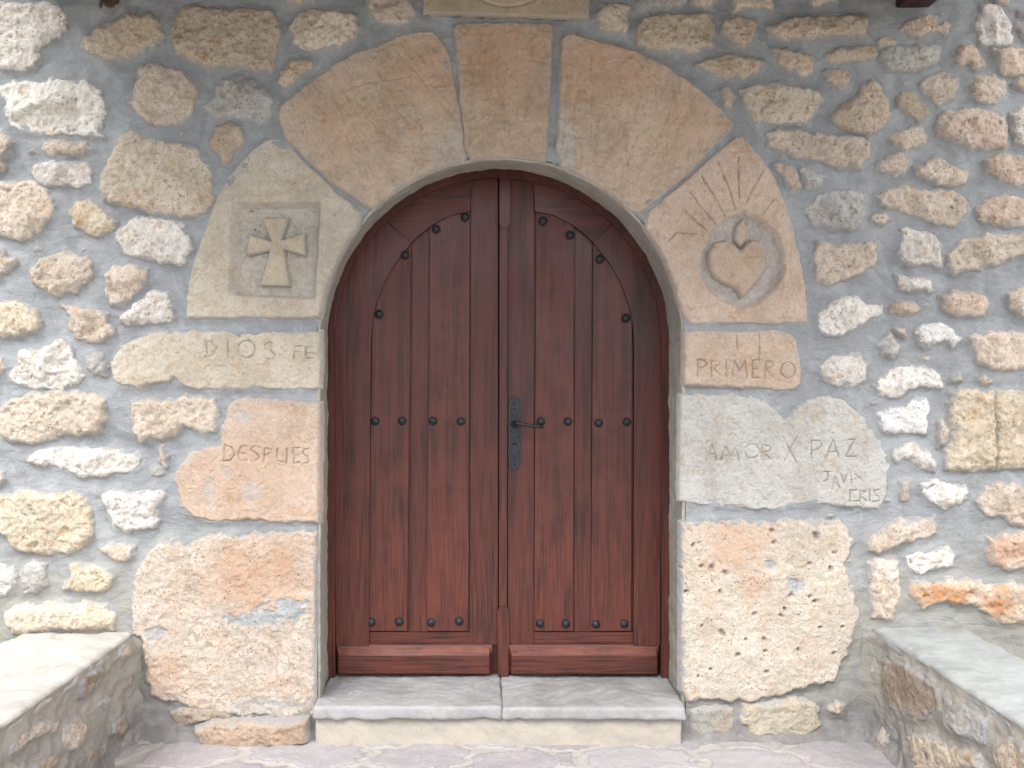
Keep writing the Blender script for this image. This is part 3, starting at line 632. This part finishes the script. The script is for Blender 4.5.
def pit_extra(U, V):
    dh = np.zeros(U.shape); gr = np.zeros(U.shape)
    for i, (x, y, r_) in enumerate(PITS):
        c = W(ZB([(x, y)])[0]); R = r_/2.975*3.35/F*1.15; th = i*1.3
        du, dv = U-c[0], V-c[1]; a = du*math.cos(th)+dv*math.sin(th); b = -du*math.sin(th)+dv*math.cos(th)
        e = np.exp(-((a/R)**2+(b/(R*.7))**2)**1.5*.8); e = e*np.clip(1+.6*fbm(U*130, V*130, i, 2), 0, 1.4)
        k = 1 if r_ < 12 else .35
        dh -= e*(.016 if r_ < 12 else .007); gr = np.maximum(gr, e*k*(.75 if i % 3 else 1))
    return dh, gr
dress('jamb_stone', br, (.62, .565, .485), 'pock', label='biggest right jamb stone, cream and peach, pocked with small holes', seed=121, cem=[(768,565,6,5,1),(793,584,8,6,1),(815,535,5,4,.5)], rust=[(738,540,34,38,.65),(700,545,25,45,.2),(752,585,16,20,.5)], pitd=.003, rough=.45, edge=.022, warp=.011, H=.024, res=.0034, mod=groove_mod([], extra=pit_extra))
# footing stones
f1 = zc(0, 576, 4, [(790,620),(840,595),(930,590),(1030,588),(1150,584),(1245,582),(1250,670),(1150,690),(1000,692),(900,690),(820,682)])
dress('footing_stone', [(x, y-7) for x, y in f1], (.46, .37, .29), 'pock', seed=131, rough=.8, H=.075, edge=.022, warp=.008, res=.0045)
f2 = zc(660, 510, 2.975, [(240,578),(330,570),(400,560),(470,580),(475,650),(440,680),(340,685),(260,680),(230,640)])
dress('footing_stone', [(x, y-3) for x, y in f2], (.52, .49, .40), 'pock', seed=141, rough=.6, H=.027, edge=.03, warp=.012, res=.0045)
f3 = zc(660, 510, 2.975, [(85,590),(150,575),(220,585),(225,640),(200,675),(110,675),(80,640)])
dress('footing_stone', f3, (.36, .36, .33), 'pock', seed=142, rough=.5, H=.022, edge=.03, warp=.012, res=.0045)

# reveal: the rendered inside of the opening, arris rounded
prof = [(.018, .006), (.012, -.002), (.006, -.0045), (.002, -.003), (0, .004)]     # offset outwards, y
ys = [(o_, y_) for o_, y_ in prof]+[(-9-t, .003+.30*t) for t in np.linspace(.04, 1, 40)]
path = []
for zz in np.arange(-.02, OC[1], .008): path.append((JL+0*zz, zz, -1, 0))
for t in np.linspace(0, 1, 260):
    th = math.pi*(1-t); path.append((OC[0]+.7375*math.cos(th), OC[1]+OR_*math.sin(th), math.cos(th), math.sin(th)))
for zz in np.arange(OC[1], -.02, -.008): path.append((JR, zz, 1, 0))
pa = np.array(path); S = np.arange(len(pa))*.008
P = np.zeros((len(ys), len(pa), 3))
for i, (o_, y_) in enumerate(ys):
    n_ = fbm(S*9+i*.0, np.full(S.shape, y_*9), 77, 3)*.004+fbm(S*30, np.full(S.shape, y_*30), 78, 3)*.0018
    if o_ < -5: o_ = (-9-o_)*(.034-.032*np.clip(pa[:, 2], 0, 1)-.010*np.clip(-pa[:, 2], 0, 1))
    P[i, :, 0] = pa[:, 0]+pa[:, 2]*(o_+n_); P[i, :, 1] = y_+n_*.6*(i < 6); P[i, :, 2] = pa[:, 1]+pa[:, 3]*(o_+n_)
link('reveal', grid_mesh('reveal', P, np.ones(P.shape[:2], bool)), M['reveal'], door_way)

# mortar bed of the wall
dsm = np.clip(MD, 0, .2)
mh = -.001+.007*np.exp(-(dsm/.016)**2)+fbm(MUU*5, MVV*5, 40, 3)*.007+fbm(MUU*13, MVV*18, 41, 4, .5)*.0042+fbm(MUU*60, MVV*60, 42, 3, .6)*.0014
mh = mh-.06*sstep(.022, .045, -MD)
mh = mh+.045*np.exp(-np.clip(MVV+.03, 0, 9)/.045)
op = (np.abs(MUU-OC[0]-.0005) < .7375+.012) & (MVV < OC[1]) & (MVV > .075) | (np.hypot(MUU-OC[0], MVV-OC[1]) < OR_+.012)
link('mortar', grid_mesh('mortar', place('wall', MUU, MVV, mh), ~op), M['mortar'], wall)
def box_bm(bm, x0, x1, y0, y1, z0, z1):
    r = bmesh.ops.create_cube(bm, size=1); 
    for v in r['verts']: v.co = ((x0+x1)/2+v.co.x*(x1-x0), (y0+y1)/2+v.co.y*(y1-y0), (z0+z1)/2+v.co.z*(z1-z0))
    return r['verts']
def bm_link(name, bm, mats, parent=None, smooth=False, color=None):
    me = bpy.data.meshes.new(name); bmesh.ops.recalc_face_normals(bm, faces=bm.faces); bm.to_mesh(me); bm.free()
    return link(name, me, mats, parent, smooth, color)
bm = bmesh.new()
box_bm(bm, -3.4, JL-.04, .03, .62, -.05, 3.86); box_bm(bm, JR+.04, 3.6, .03, .62, -.05, 3.86); box_bm(bm, JL-.035, JR+.035, .03, .62, OC[1]+OR_+.035, 3.86)
box_bm(bm, JL-.035, JR+.035, .50, .62, -.05, OC[1]+OR_+.03)
bm_link('wall_core', bm, M['dark'], wall)

# carved plaque above the keystone
pq = empty('carved_plaque', (0.04, 0, 2.9), 'pale square stone plaque with a round carved disc above the keystone', 'plaque')
pl = [W(p) for p in [(423.5,-110),(423.5,15.5),(470,17),(512,18.5),(560,20.5),(589,21),(588,-110)]]
pc = W((508, -37))
def pq_extra(U, V):
    r_ = np.hypot((U-pc[0])/1.12, V-pc[1]); k = 1-sstep(.185, .195, r_)
    return .006*k-.006*np.exp(-((r_-.19)/.004)**2), np.exp(-((r_-.193)/.0035)**2)*.8
stone('plaque_slab', pl, M['sand'], (.46, .38, .28), pq, H=.03, edge=.006, warp=.001, rough=.12, res=.004, base=-.02, marg=.006, mod=groove_mod([], extra=pq_extra), seed=151)

# ------------------------------------------------------------------ rough slabs
def slab(name, x0, x1, y0, y1, z0, z1, mat, parent, amp=.004, res=.012, bev=.012, seed=0, skew=None, chips=0):
    """closed rounded slab with an uneven surface"""
    nx, ny, nz = [max(2, int(abs(b-a)/res)) for a, b in ((x0,x1),(y0,y1),(z0,z1))]
    verts = {}; faces = []
    def vid(i, j, k):
        return verts.setdefault((i, j, k), len(verts))
    for i in range(nx):
        for j in range(ny):
            faces.append([vid(i,j,nz), vid(i+1,j,nz), vid(i+1,j+1,nz), vid(i,j+1,nz)]); faces.append([vid(i,j,0), vid(i,j+1,0), vid(i+1,j+1,0), vid(i+1,j,0)])
    for i in range(nx):
        for k in range(nz):
            faces.append([vid(i,0,k), vid(i+1,0,k), vid(i+1,0,k+1), vid(i,0,k+1)]); faces.append([vid(i,ny,k), vid(i,ny,k+1), vid(i+1,ny,k+1), vid(i+1,ny,k)])
    for j in range(ny):
        for k in range(nz):
            faces.append([vid(0,j,k), vid(0,j,k+1), vid(0,j+1,k+1), vid(0,j+1,k)]); faces.append([vid(nx,j,k), vid(nx,j+1,k), vid(nx,j+1,k+1), vid(nx,j,k+1)])
    ijk = np.array(list(verts.keys()), float)
    c = np.stack([x0+(x1-x0)*ijk[:,0]/nx, y0+(y1-y0)*ijk[:,1]/ny, z0+(z1-z0)*ijk[:,2]/nz], 1)
    lo_, hi = np.array([x0,y0,z0])+bev, np.array([x1,y1,z1])-bev
    q = np.clip(c, lo_, hi); dlt = c-q; L = np.linalg.norm(dlt, axis=1, keepdims=True); nrm = dlt/np.maximum(L, 1e-6)
    c = q+nrm*np.minimum(L, bev)
    n1 = fbm(c[:,0]*7+c[:,2]*5, c[:,1]*7-c[:,2]*6, seed, 3)+.5*fbm(c[:,0]*32+c[:,2]*20, c[:,1]*32-c[:,2]*27, seed+3, 3)
    c = c+nrm*(n1*amp)[:, None]
    if chips:                          # broken lower front edge
        m = np.clip((z0+.02-c[:,2])/.02, 0, 1)*(c[:,1] < y0+.04)
        c[:,2] += m*chips*np.clip(fbm(c[:,0]*9, c[:,0]*0, seed+8, 3), -.3, 1.2)
    if skew: c = skew(c)
    return link(name, raw_mesh(name, c, np.array(faces)), mat, parent)
# ------------------------------------------------------------------ benches
def unproj(fr, pts):
    out = []
    x = FRAMES[fr][0][0]; u = FRAMES[fr][1][1]
    for px, py in pts:
        d = x*F/(px-CX); y = CAMY+d; out.append((y*u, CAMZ+(CY-py)*d/F))
    return out
def bench(fr, label, xin, xout, ztop, smat, stones_px, seed):
    b = empty('stone_bench', ((xin+xout)/2, 0, 0), label, 'bench', 'low masonry benches flanking the door')
    sgn = 1 if xout > xin else -1
    o, u, v, n = FRAMES[fr]; L = 1.95
    y_lo, y_hi = (-L, .0) if u[1] > 0 else (0, L)
    U, V = np.meshgrid(np.arange(y_lo, y_hi+.001, .009), np.arange(-.06, ztop-.008, .009))
    D = np.full(U.shape, .2); sts = []
    for c, k, pts in stones_px:
        poly = unproj(fr, pts); D = np.minimum(D, -sdf(U, V, poly)); sts.append((c, k, poly))
    dist_wall = np.abs(U)
    h = -.004+.008*np.exp(-(np.clip(D, 0, 1)/.015)**2)+fbm(U*5, V*5, seed, 3)*.010+fbm(U*17, V*17, seed+1, 4, .6)*.007+.04*np.exp(-dist_wall/.04)+.03*np.exp(-np.clip(V+.03, 0, 9)/.03)
    h = h*sstep(-.004, .03, ztop-.008-V)
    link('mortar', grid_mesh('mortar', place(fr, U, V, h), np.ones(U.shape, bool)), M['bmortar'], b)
    bm = bmesh.new(); box_bm(bm, min(xin+sgn*.012, xout), max(xin+sgn*.012, xout), -L+.0, -.001, -.06, ztop-.045)
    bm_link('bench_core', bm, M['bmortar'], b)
    for i, (c, k, poly) in enumerate(sts):
        stone('rubble_stone', poly, M['rub'], C_[c], b, fr=fr, H=.016, edge=.02, warp=.008, rough=.7, facet=.4, seed=seed+i*5)
    xa, xb = sorted((xin+sgn*.003, xout+sgn*.01))
    slab('bench_top', xa, xb, -L-.03, .012, ztop-.05, ztop, smat, b, amp=.007, res=.014, bev=.018, seed=seed)
    return b
Dz = lambda pts: zc(0, 576, 4, pts); Hz = lambda pts: zc(768, 576, 4, pts)
SL = [('n',1,Dz([(320,480),(310,430),(340,390),(400,360),(420,380),(390,430),(340,490)])),
 ('g',1,Dz([(375,530),(385,495),(430,472),(442,500),(405,535)])),
 ('y',1,Dz([(460,330),(475,285),(515,262),(517,310),(485,342)])),
 ('n',1,Dz([(500,440),(508,385),(525,368),(532,420),(520,455)])),
 ('n',1,Dz([(440,630),(455,585),(488,548),(500,600),(475,642)])),
 ('n',1,Dz([(516,560),(520,495),(545,470),(545,525)])),
 ('c',1,Dz([(25,700),(55,640),(120,598),(200,568),(232,580),(222,622),(140,645),(95,670),(50,722),(30,725)])),
 ('c',1,Dz([(235,650),(258,595),(310,560),(342,600),(332,660),(290,700),(240,700)])),
 ('n',1,Dz([(325,725),(345,695),(390,668),(412,690),(375,745),(340,760)])),
 ('t',1,Dz([(110,790),(150,735),(215,708),(225,740),(180,800),(115,830)])),
 ('t',1,Dz([(20,800),(60,750),(100,745),(70,810),(20,850)]))]
bench('benchL', 'low rubble bench capped in cream cement, left of the door', -1.452, -1.90, .409, M['slabL'], SL, 300)
SR = [('n',1,Hz([(465,325),(560,350),(640,410),(690,450),(690,530),(620,580),(550,560),(490,530),(460,430)])),
 ('t',1,Hz([(378,395),(400,340),(425,300),(442,340),(440,420),(400,425)])),
 ('g',1,Hz([(710,480),(800,520),(880,570),(885,680),(800,655),(720,600)])),
 ('y',1,Hz([(540,650),(600,625),(690,650),(760,690),(850,705),(860,780),(700,790),(570,770)])),
 ('c',1,Hz([(430,640),(460,600),(490,640),(480,700),(445,700)])),
 ('t',1,Hz([(910,700),(960,640),(1040,660),(1040,800),(930,790)]))]
bench('benchR', 'low rubble bench capped in blue grey cement, right of the door', 1.558, 1.925, .429, M['slabR'], SR, 400)

# ------------------------------------------------------------------ doorstep
ds = empty('doorstep', (.045, -.05, 0), 'shallow stone doorstep of two grey slabs on a cream riser under the door', 'doorstep')
slab('step_slab', -.705, .0462, -.084, .31, .084, .135, M['step'], ds, amp=.0045, res=.008, bev=.009, seed=501, chips=.008)
slab('step_slab', .0486, .782, -.088, .31, .082, .133, M['step'], ds, amp=.0045, res=.008, bev=.009, seed=521, chips=.007)
slab('riser', -.70, .770, -.062, .1, -.06, .088, M['riser'], ds, amp=.004, res=.010, bev=.010, seed=541)

# ------------------------------------------------------------------ the double door
door = empty('double_door', (.035, .27, .135), 'arched double door of dark red varnished planks with black iron studs', 'door')
def board(name, px, y0, y1, parent, mats=('wood','worn'), bev=.003, color=None, pxd=3.6):
    """outline on the door plane, front face at y0, back at y1, front edges chamfered"""
    bm = bmesh.new(); pts = [DP(p, pxd) for p in px]
    a = sum(p[0]*q[1]-q[0]*p[1] for p, q in zip(pts, pts[1:]+pts[:1]))
    if a < 0: pts = pts[::-1]
    f = bm.faces.new([bm.verts.new((x, y0, z)) for x, z in pts])
    ins = bmesh.ops.inset_region(bm, faces=[f], thickness=bev, use_even_offset=True)
    ring = ins['faces']
    for q in ring: q.material_index = 1
    outer = [e for e in bm.edges if e.is_boundary]
    inner = set(f.verts)
    for v in bm.verts:
        if v not in inner: v.co.y += bev*.8
    ex = bmesh.ops.extrude_edge_only(bm, edges=outer)
    for v in [g_ for g_ in ex['geom'] if isinstance(g_, bmesh.types.BMVert)]: v.co.y = y1
    for q in bm.faces:
        if q is not f and q not in ring: q.material_index = 0
    return bm_link(name, bm, [M[m] for m in mats], parent)
DC = (498, 341)
def darc(x0, x1, r=164, n=12):
    return [(x0+(x1-x0)*i/n, DC[1]-math.sqrt(max(0, r*r-(x0+(x1-x0)*i/n-DC[0])**2))) for i in range(n+1)]
def darc_y(y0, y1, side, r=164, n=8):
    return [(DC[0]+side*math.sqrt(max(0, r*r-(DC[1]-(y0+(y1-y0)*i/n))**2)), y0+(y1-y0)*i/n) for i in range(n+1)]
# fixed frame
ring_o = [(326, 682)]+[(DC[0]+174*math.cos(t), DC[1]-174*math.sin(t)) for t in np.linspace(math.pi, 0, 48)]+[(670.5, 682)]
ring_i = [(661, 682)]+[(DC[0]+163*math.cos(t), DC[1]-163*math.sin(t)) for t in np.linspace(0, math.pi, 48)]+[(335.5, 682)]
board('door_frame', ring_o+ring_i, .242, .33, door, bev=.004)
ring_b = [(332.5, 679)]+[(DC[0]+166.5*math.cos(t), DC[1]-166.5*math.sin(t)) for t in np.linspace(math.pi, 0, 48)]+[(664, 679)]+[(661.5, 679)]+[(DC[0]+163.5*math.cos(t), DC[1]-163.5*math.sin(t)) for t in np.linspace(0, math.pi, 48)]+[(335, 679)]
CURVE = [(370.5,350),(371,335),(372.5,320),(376,304),(384,282),(395,263),(403,253),(411,242.5),(421,233),(432,224.5),(451,214.5),(470,211)]
mir = lambda pts: [(1005-x, y) for x, y in pts]
def leaf(side):
    lab = 'left leaf of the door, without handle' if side < 0 else 'right leaf of the door, with the lock plate'
    f = (lambda p: p) if side < 0 else mir
    xo = 336 if side < 0 else 660; xi = 498 if side < 0 else 508
    if side < 0: back = [(xo, 676)]+darc_y(341, 240, -1)+darc(372, xi, n=14)[0:]+[(xi, 676)]
    else: back = [(xi, 676)]+darc(xi, 624, n=14)+darc_y(240, 341, 1)+[(xo, 676)]
    lf = board('door_leaf', back, .286, .325, door); lf['label'] = lab
    sub = lambda name, px, y0, **k: board(name, px, y0, .2865, lf, **k)
    jx = 386 if side < 0 else 613                 # where the mitre joint meets the rim
    jy = DC[1]-math.sqrt(164**2-(jx-DC[0])**2)
    lowc = f([p for p in CURVE if p[1] >= 242]); upc = f([p for p in CURVE if p[1] <= 243])
    bot = 368.5 if side < 0 else 1005-371
    # outer stile with its curved head
    sub('outer_stile', [(xo, 646)]+[p for p in darc_y(341, jy, side)]+lowc[::-1]+[(bot, 646)], .256, mats=('wood','wood'))
    # curved top rail
    sx = 471 if side < 0 else 534
    sub('top_rail', [(jx+(.8 if side < 0 else -.8), jy-.3)]+darc(jx+(3 if side < 0 else -3), sx, n=10)+upc[::-1], .256, mats=('woodh','wood'))
    # meeting stile
    cs_ = darc(sx, xi, n=4); sub('meeting_stile', cs_+[(xi, 646), (sx-(1 if side < 0 else 0), 646)], .272)
    def top_of(x):
        c = f(CURVE); c = sorted(c); 
        return float(np.interp(x, [q[0] for q in c], [q[1] for q in c]))
    def plank(xa, xb, xa2, xb2):
        xs = np.linspace(xa, xb, 8)
        sub('plank', [(x, top_of(x)-5) for x in xs]+[(xb2, 632), (xa2, 632)], .2685, mats=('plank','worn'), bev=.0085)
    def strip(xa, xb):
        xs = np.linspace(xa, xb, 5); sub('muntin', [(x, top_of(x)-5) for x in xs]+[(xb-1, 633.5), (xa-1, 633.5)], .279)
    if side < 0:
        plank(371.5, 410.5, 368, 406.5); plank(430, 469.5, 426.5, 468); strip(412, 428.5)
        sub('bottom_rail', [(368.5,634),(470,634),(470,647),(368.5,647)], .276, mats=('woodh','wood'))
    else:
        plank(536.5, 574, 534.5, 573.5); plank(594, 632.5, 591.5, 631.5); strip(576, 592.5)
        sub('bottom_rail', [(534.5,634),(635,634),(635,647),(534.5,647)], .276, mats=('woodh','wood'))
    # weatherboard
    bm = bmesh.new(); xa, xb = (336.5, 492) if side < 0 else (509, 659)
    A, B = DP((xa, 0))[0], DP((xb, 0))[0]; zt, zm, zb = DP((0, 645))[1], DP((0, 653))[1], DP((0, 672.5))[1]
    pr = [(.270, zt), (.262, zt-.003), (.258, zt-.012), (.236, zm-.001), (.232, zm-.006), (.231, zb+.003), (.236, zb), (.29, zb)]
    vs = [[bm.verts.new((X, y, z_)) for y, z_ in pr] for X in (A, A+.012, B-.012, B)]
    for v in vs[0]+vs[3]:
        if v.co.y < .256: v.co.y = .256
    for a_, b_ in zip(vs, vs[1:]):
        for i in range(len(pr)-1):
            q = bm.faces.new((a_[i], a_[i+1], b_[i+1], b_[i])); q.material_index = 1 if i in (2,) else 0
    bm.faces.new(vs[0]); bm.faces.new(vs[3][::-1])
    bm_link('weatherboard', bm, [M['woodh'], M['wornh']], lf)
    sub('bottom_edge', [(xa+1, 673),(xb-1, 673),(xb-1, 676.5),(xa+1, 676.5)], .27, mats=('wood','wood'), bev=.002)
    # studs
    up = [(379,314),(405,255),(436,229),(465,217)] if side < 0 else [(543,221),(570,235),(600,259),(626,318)]
    mid = [(375,421),(402,421),(433,421),(461,421.5)] if side < 0 else [(541,421.5),(568,421.5),(599,423),(627,422)]
    lowr = [(371,622.5),(399,622),(431,623),(459,621.5)] if side < 0 else [(540,624),(566,624),(596,624.5),(624.5,624)]
    me = stud_mesh
    for i, p_ in enumerate(up+mid+lowr):
        x, z_ = DP(p_, 3.61); o = bpy.data.objects.new('stud', me); COL.objects.link(o); o.parent = lf
        o.location = Vector((x, .2685 if i > 3 else .2600, z_))-door.location-lf.location; o.rotation_euler = (0, RNG.uniform(0, 6), 0)
        if i < 4: o.location.y -= .0005
    return lf
bm = bmesh.new(); N = 10
rings = []
for k, (rr_, yy) in enumerate([(.0175, .012), (.0185, 0), (.0190, -.004), (.0165, -.009), (.0105, -.0145), (.004, -.017)]):
    rings.append([bm.verts.new((rr_*math.cos(2*math.pi*i/N)*(1+.03*math.sin(i*2.3+k)), yy+.0008*math.sin(i*1.9), rr_*math.sin(2*math.pi*i/N))) for i in range(N)])
for a_, b_ in zip(rings, rings[1:]):
    for i in range(N): bm.faces.new((a_[i], a_[(i+1) % N], b_[(i+1) % N], b_[i]))
bm.faces.new(rings[-1]); bmesh.ops.recalc_face_normals(bm, faces=bm.faces)
stud_mesh = bpy.data.meshes.new('stud'); bm.to_mesh(stud_mesh); bm.free(); stud_mesh.materials.append(M['iron'])
stud_mesh.polygons.foreach_set('use_smooth', np.ones(len(stud_mesh.polygons), bool))
leafL = leaf(-1); leafR = leaf(1)
# cover strip over the meeting of the leaves: moulded shaft between two square ends
board('cover_strip_end', [(499.5,177.5),(510,177.5),(510,222),(508,228),(500.5,228),(499.5,222)], .248, .30, door)
board('cover_strip_end', [(498,612),(500,606),(507,606),(508.5,612),(508.5,676.5),(498,676.5)], .248, .30, door)
board('cover_strip', [(499.8,227),(507.6,227),(507,607),(499,607)], .256, .30, door, mats=('wood','wood'), bev=.006)
board('cover_strip_bead', [(502.2,228),(505.4,228),(505,606),(501.6,606)], .253, .30, door, mats=('wood','worn'), bev=.003)
# lock plate and lever
lp = [(508.5,424)]
out = [(508.3,404),(508.3,460),(509.6,463),(508.6,465.5),(510.5,467),(511,469),(513,469.3),(514.4,471.5),(515.8,469.3),(518,469),(518.6,467),(520.4,465.5),(519.6,463),(520.8,460),(520.8,404),(519.4,402),(520.6,400),(518.4,399.5),(518.4,397.5),(516.2,398.5),(514.6,396.5),(513,398.5),(510.8,397.5),(510.8,399.5),(508.4,400),(509.8,402)]
plate = board('lock_plate', out, .2625, .2712, leafR, mats=('iron','iron'), bev=.0015); 
def tube(bm, pts, rad, n=10):
    pts = [Vector(p) for p in pts]; prev = None
    for i, p in enumerate(pts):
        t = (pts[min(i+1, len(pts)-1)]-pts[max(i-1, 0)]).normalized()
        a = t.orthogonal().normalized() if prev is None else (prev-t*prev.dot(t)).normalized(); prev = a; b = t.cross(a)
        r_ = rad[i] if isinstance(rad, (list, tuple)) else rad
        ring = [bm.verts.new(p+(a*math.cos(2*math.pi*k/n)+b*math.sin(2*math.pi*k/n))*r_) for k in range(n)]
        if i: 
            for k in range(n): bm.faces.new((last[k], last[(k+1) % n], ring[(k+1) % n], ring[k]))
        else: bm.faces.new(ring[::-1])
        last = ring
    bm.faces.new(last)
def dpt(px, py, y): x, z_ = DP((px, py), 3.35+y); return (x, y, z_)
bm = bmesh.new()
tube(bm, [dpt(514.5,424,.262), dpt(514.8,423.5,.235), dpt(515,423,.214), dpt(517,423,.205), dpt(522,424,.203), dpt(530,425.5,.205), dpt(538,426.5,.206), dpt(542.5,427,.210)], [.011,.009,.009,.009,.0085,.0075,.0085,.006])
bm_link('door_handle', bm, M['iron'], leafR, True)
bm = bmesh.new(); tube(bm, [dpt(514.5,424,.2625), dpt(514.5,424,.252)], [.017,.014], 14)
bm_link('handle_rose', bm, M['iron'], leafR, True)
s_ = NB('dark keyhole'); M['hole'] = s_.done((.004,.004,.004), .8)
bm = bmesh.new(); tube(bm, [dpt(514.3,443.5,.263), dpt(514.3,443.5,.2612)], .0075, 12); box_bm(bm, *(lambda c: (c[0]-.012, c[0]+.012, .2614, .263, c[2]-.003, c[2]+.003))(dpt(514.3,444,.262)))
bm_link('keyhole', bm, M['hole'], leafR)
for px_, py_ in ((514.4,403),(514.4,464),(514.4,409),(514.4,457)):
    bm = bmesh.new(); c = dpt(px_, py_, .2615); tube(bm, [(c[0], .2635, c[2]), (c[0], .260, c[2])], [.006, .003], 8)
    bm_link('rivet', bm, M['iron'], leafR, True)

# ------------------------------------------------------------------ porch roof overhead (its beam shows at the top of the picture)
pr_ = empty('porch_roof', (.0, 0, 3.1), 'lean-to porch roof whose dark brown beam end shows at the top right', 'roof')
def rbeam(name, x0, x1, y0, y1, za, zb, h, mat='beam'):
    bm = bmesh.new()
    vs = [bm.verts.new(c) for c in ((x0,y0,za),(x1,y0,za),(x1,y1,zb),(x0,y1,zb),(x0,y0,za+h),(x1,y0,za+h),(x1,y1,zb+h),(x0,y1,zb+h))]
    for q in ((0,3,2,1),(4,5,6,7),(0,1,5,4),(1,2,6,5),(2,3,7,6),(3,0,4,7)): bm.faces.new([vs[i] for i in q])
    bmesh.ops.bevel(bm, geom=list(bm.edges), offset=.006, segments=2, affect='EDGES')
    return bm_link(name, bm, M[mat], pr_)
bz = W((0, 7.5))[1]
rbeam('beam', W((896,0))[0], W((930,0))[0], -1.65, .1, bz, bz, .20)
rbeam('beam', -1.80, -1.66, -1.65, .1, bz+.05, bz+.05, .15)
ROOFL = -1.75
rbeam('edge_beam', -2.15, 2.3, -1.65, -1.51, 3.165, 3.165, .14)
rbeam('wall_plate', -2.15, 2.3, -.10, -.01, 3.17, 3.17, .16)
for i in range(9): rbeam('rafter', -1.98+i*.50, -1.90+i*.50, ROOFL, -.02, 3.30, 3.62, .09)
rbeam('roof_boards', -2.2, 2.35, ROOFL-.02, -.012, 3.39, 3.71, .025)
U, V = np.meshgrid(np.arange(-2.22, 2.37, .02), np.linspace(0, 1, 90))
zt = 3.425+.32*V+.03*np.abs(np.sin(U*math.pi/.2))+.018*((V*7) % 1)*-1+.01
link('roof_tiles', grid_mesh('roof_tiles', np.stack([U, ROOFL-.05+(1.73)*V, zt], -1), np.ones(U.shape, bool)), M['tile'], pr_)
for x in (-1.72, 1.74): rbeam('post', x-.06, x+.06, -1.64, -1.52, .40, .40, 2.77)
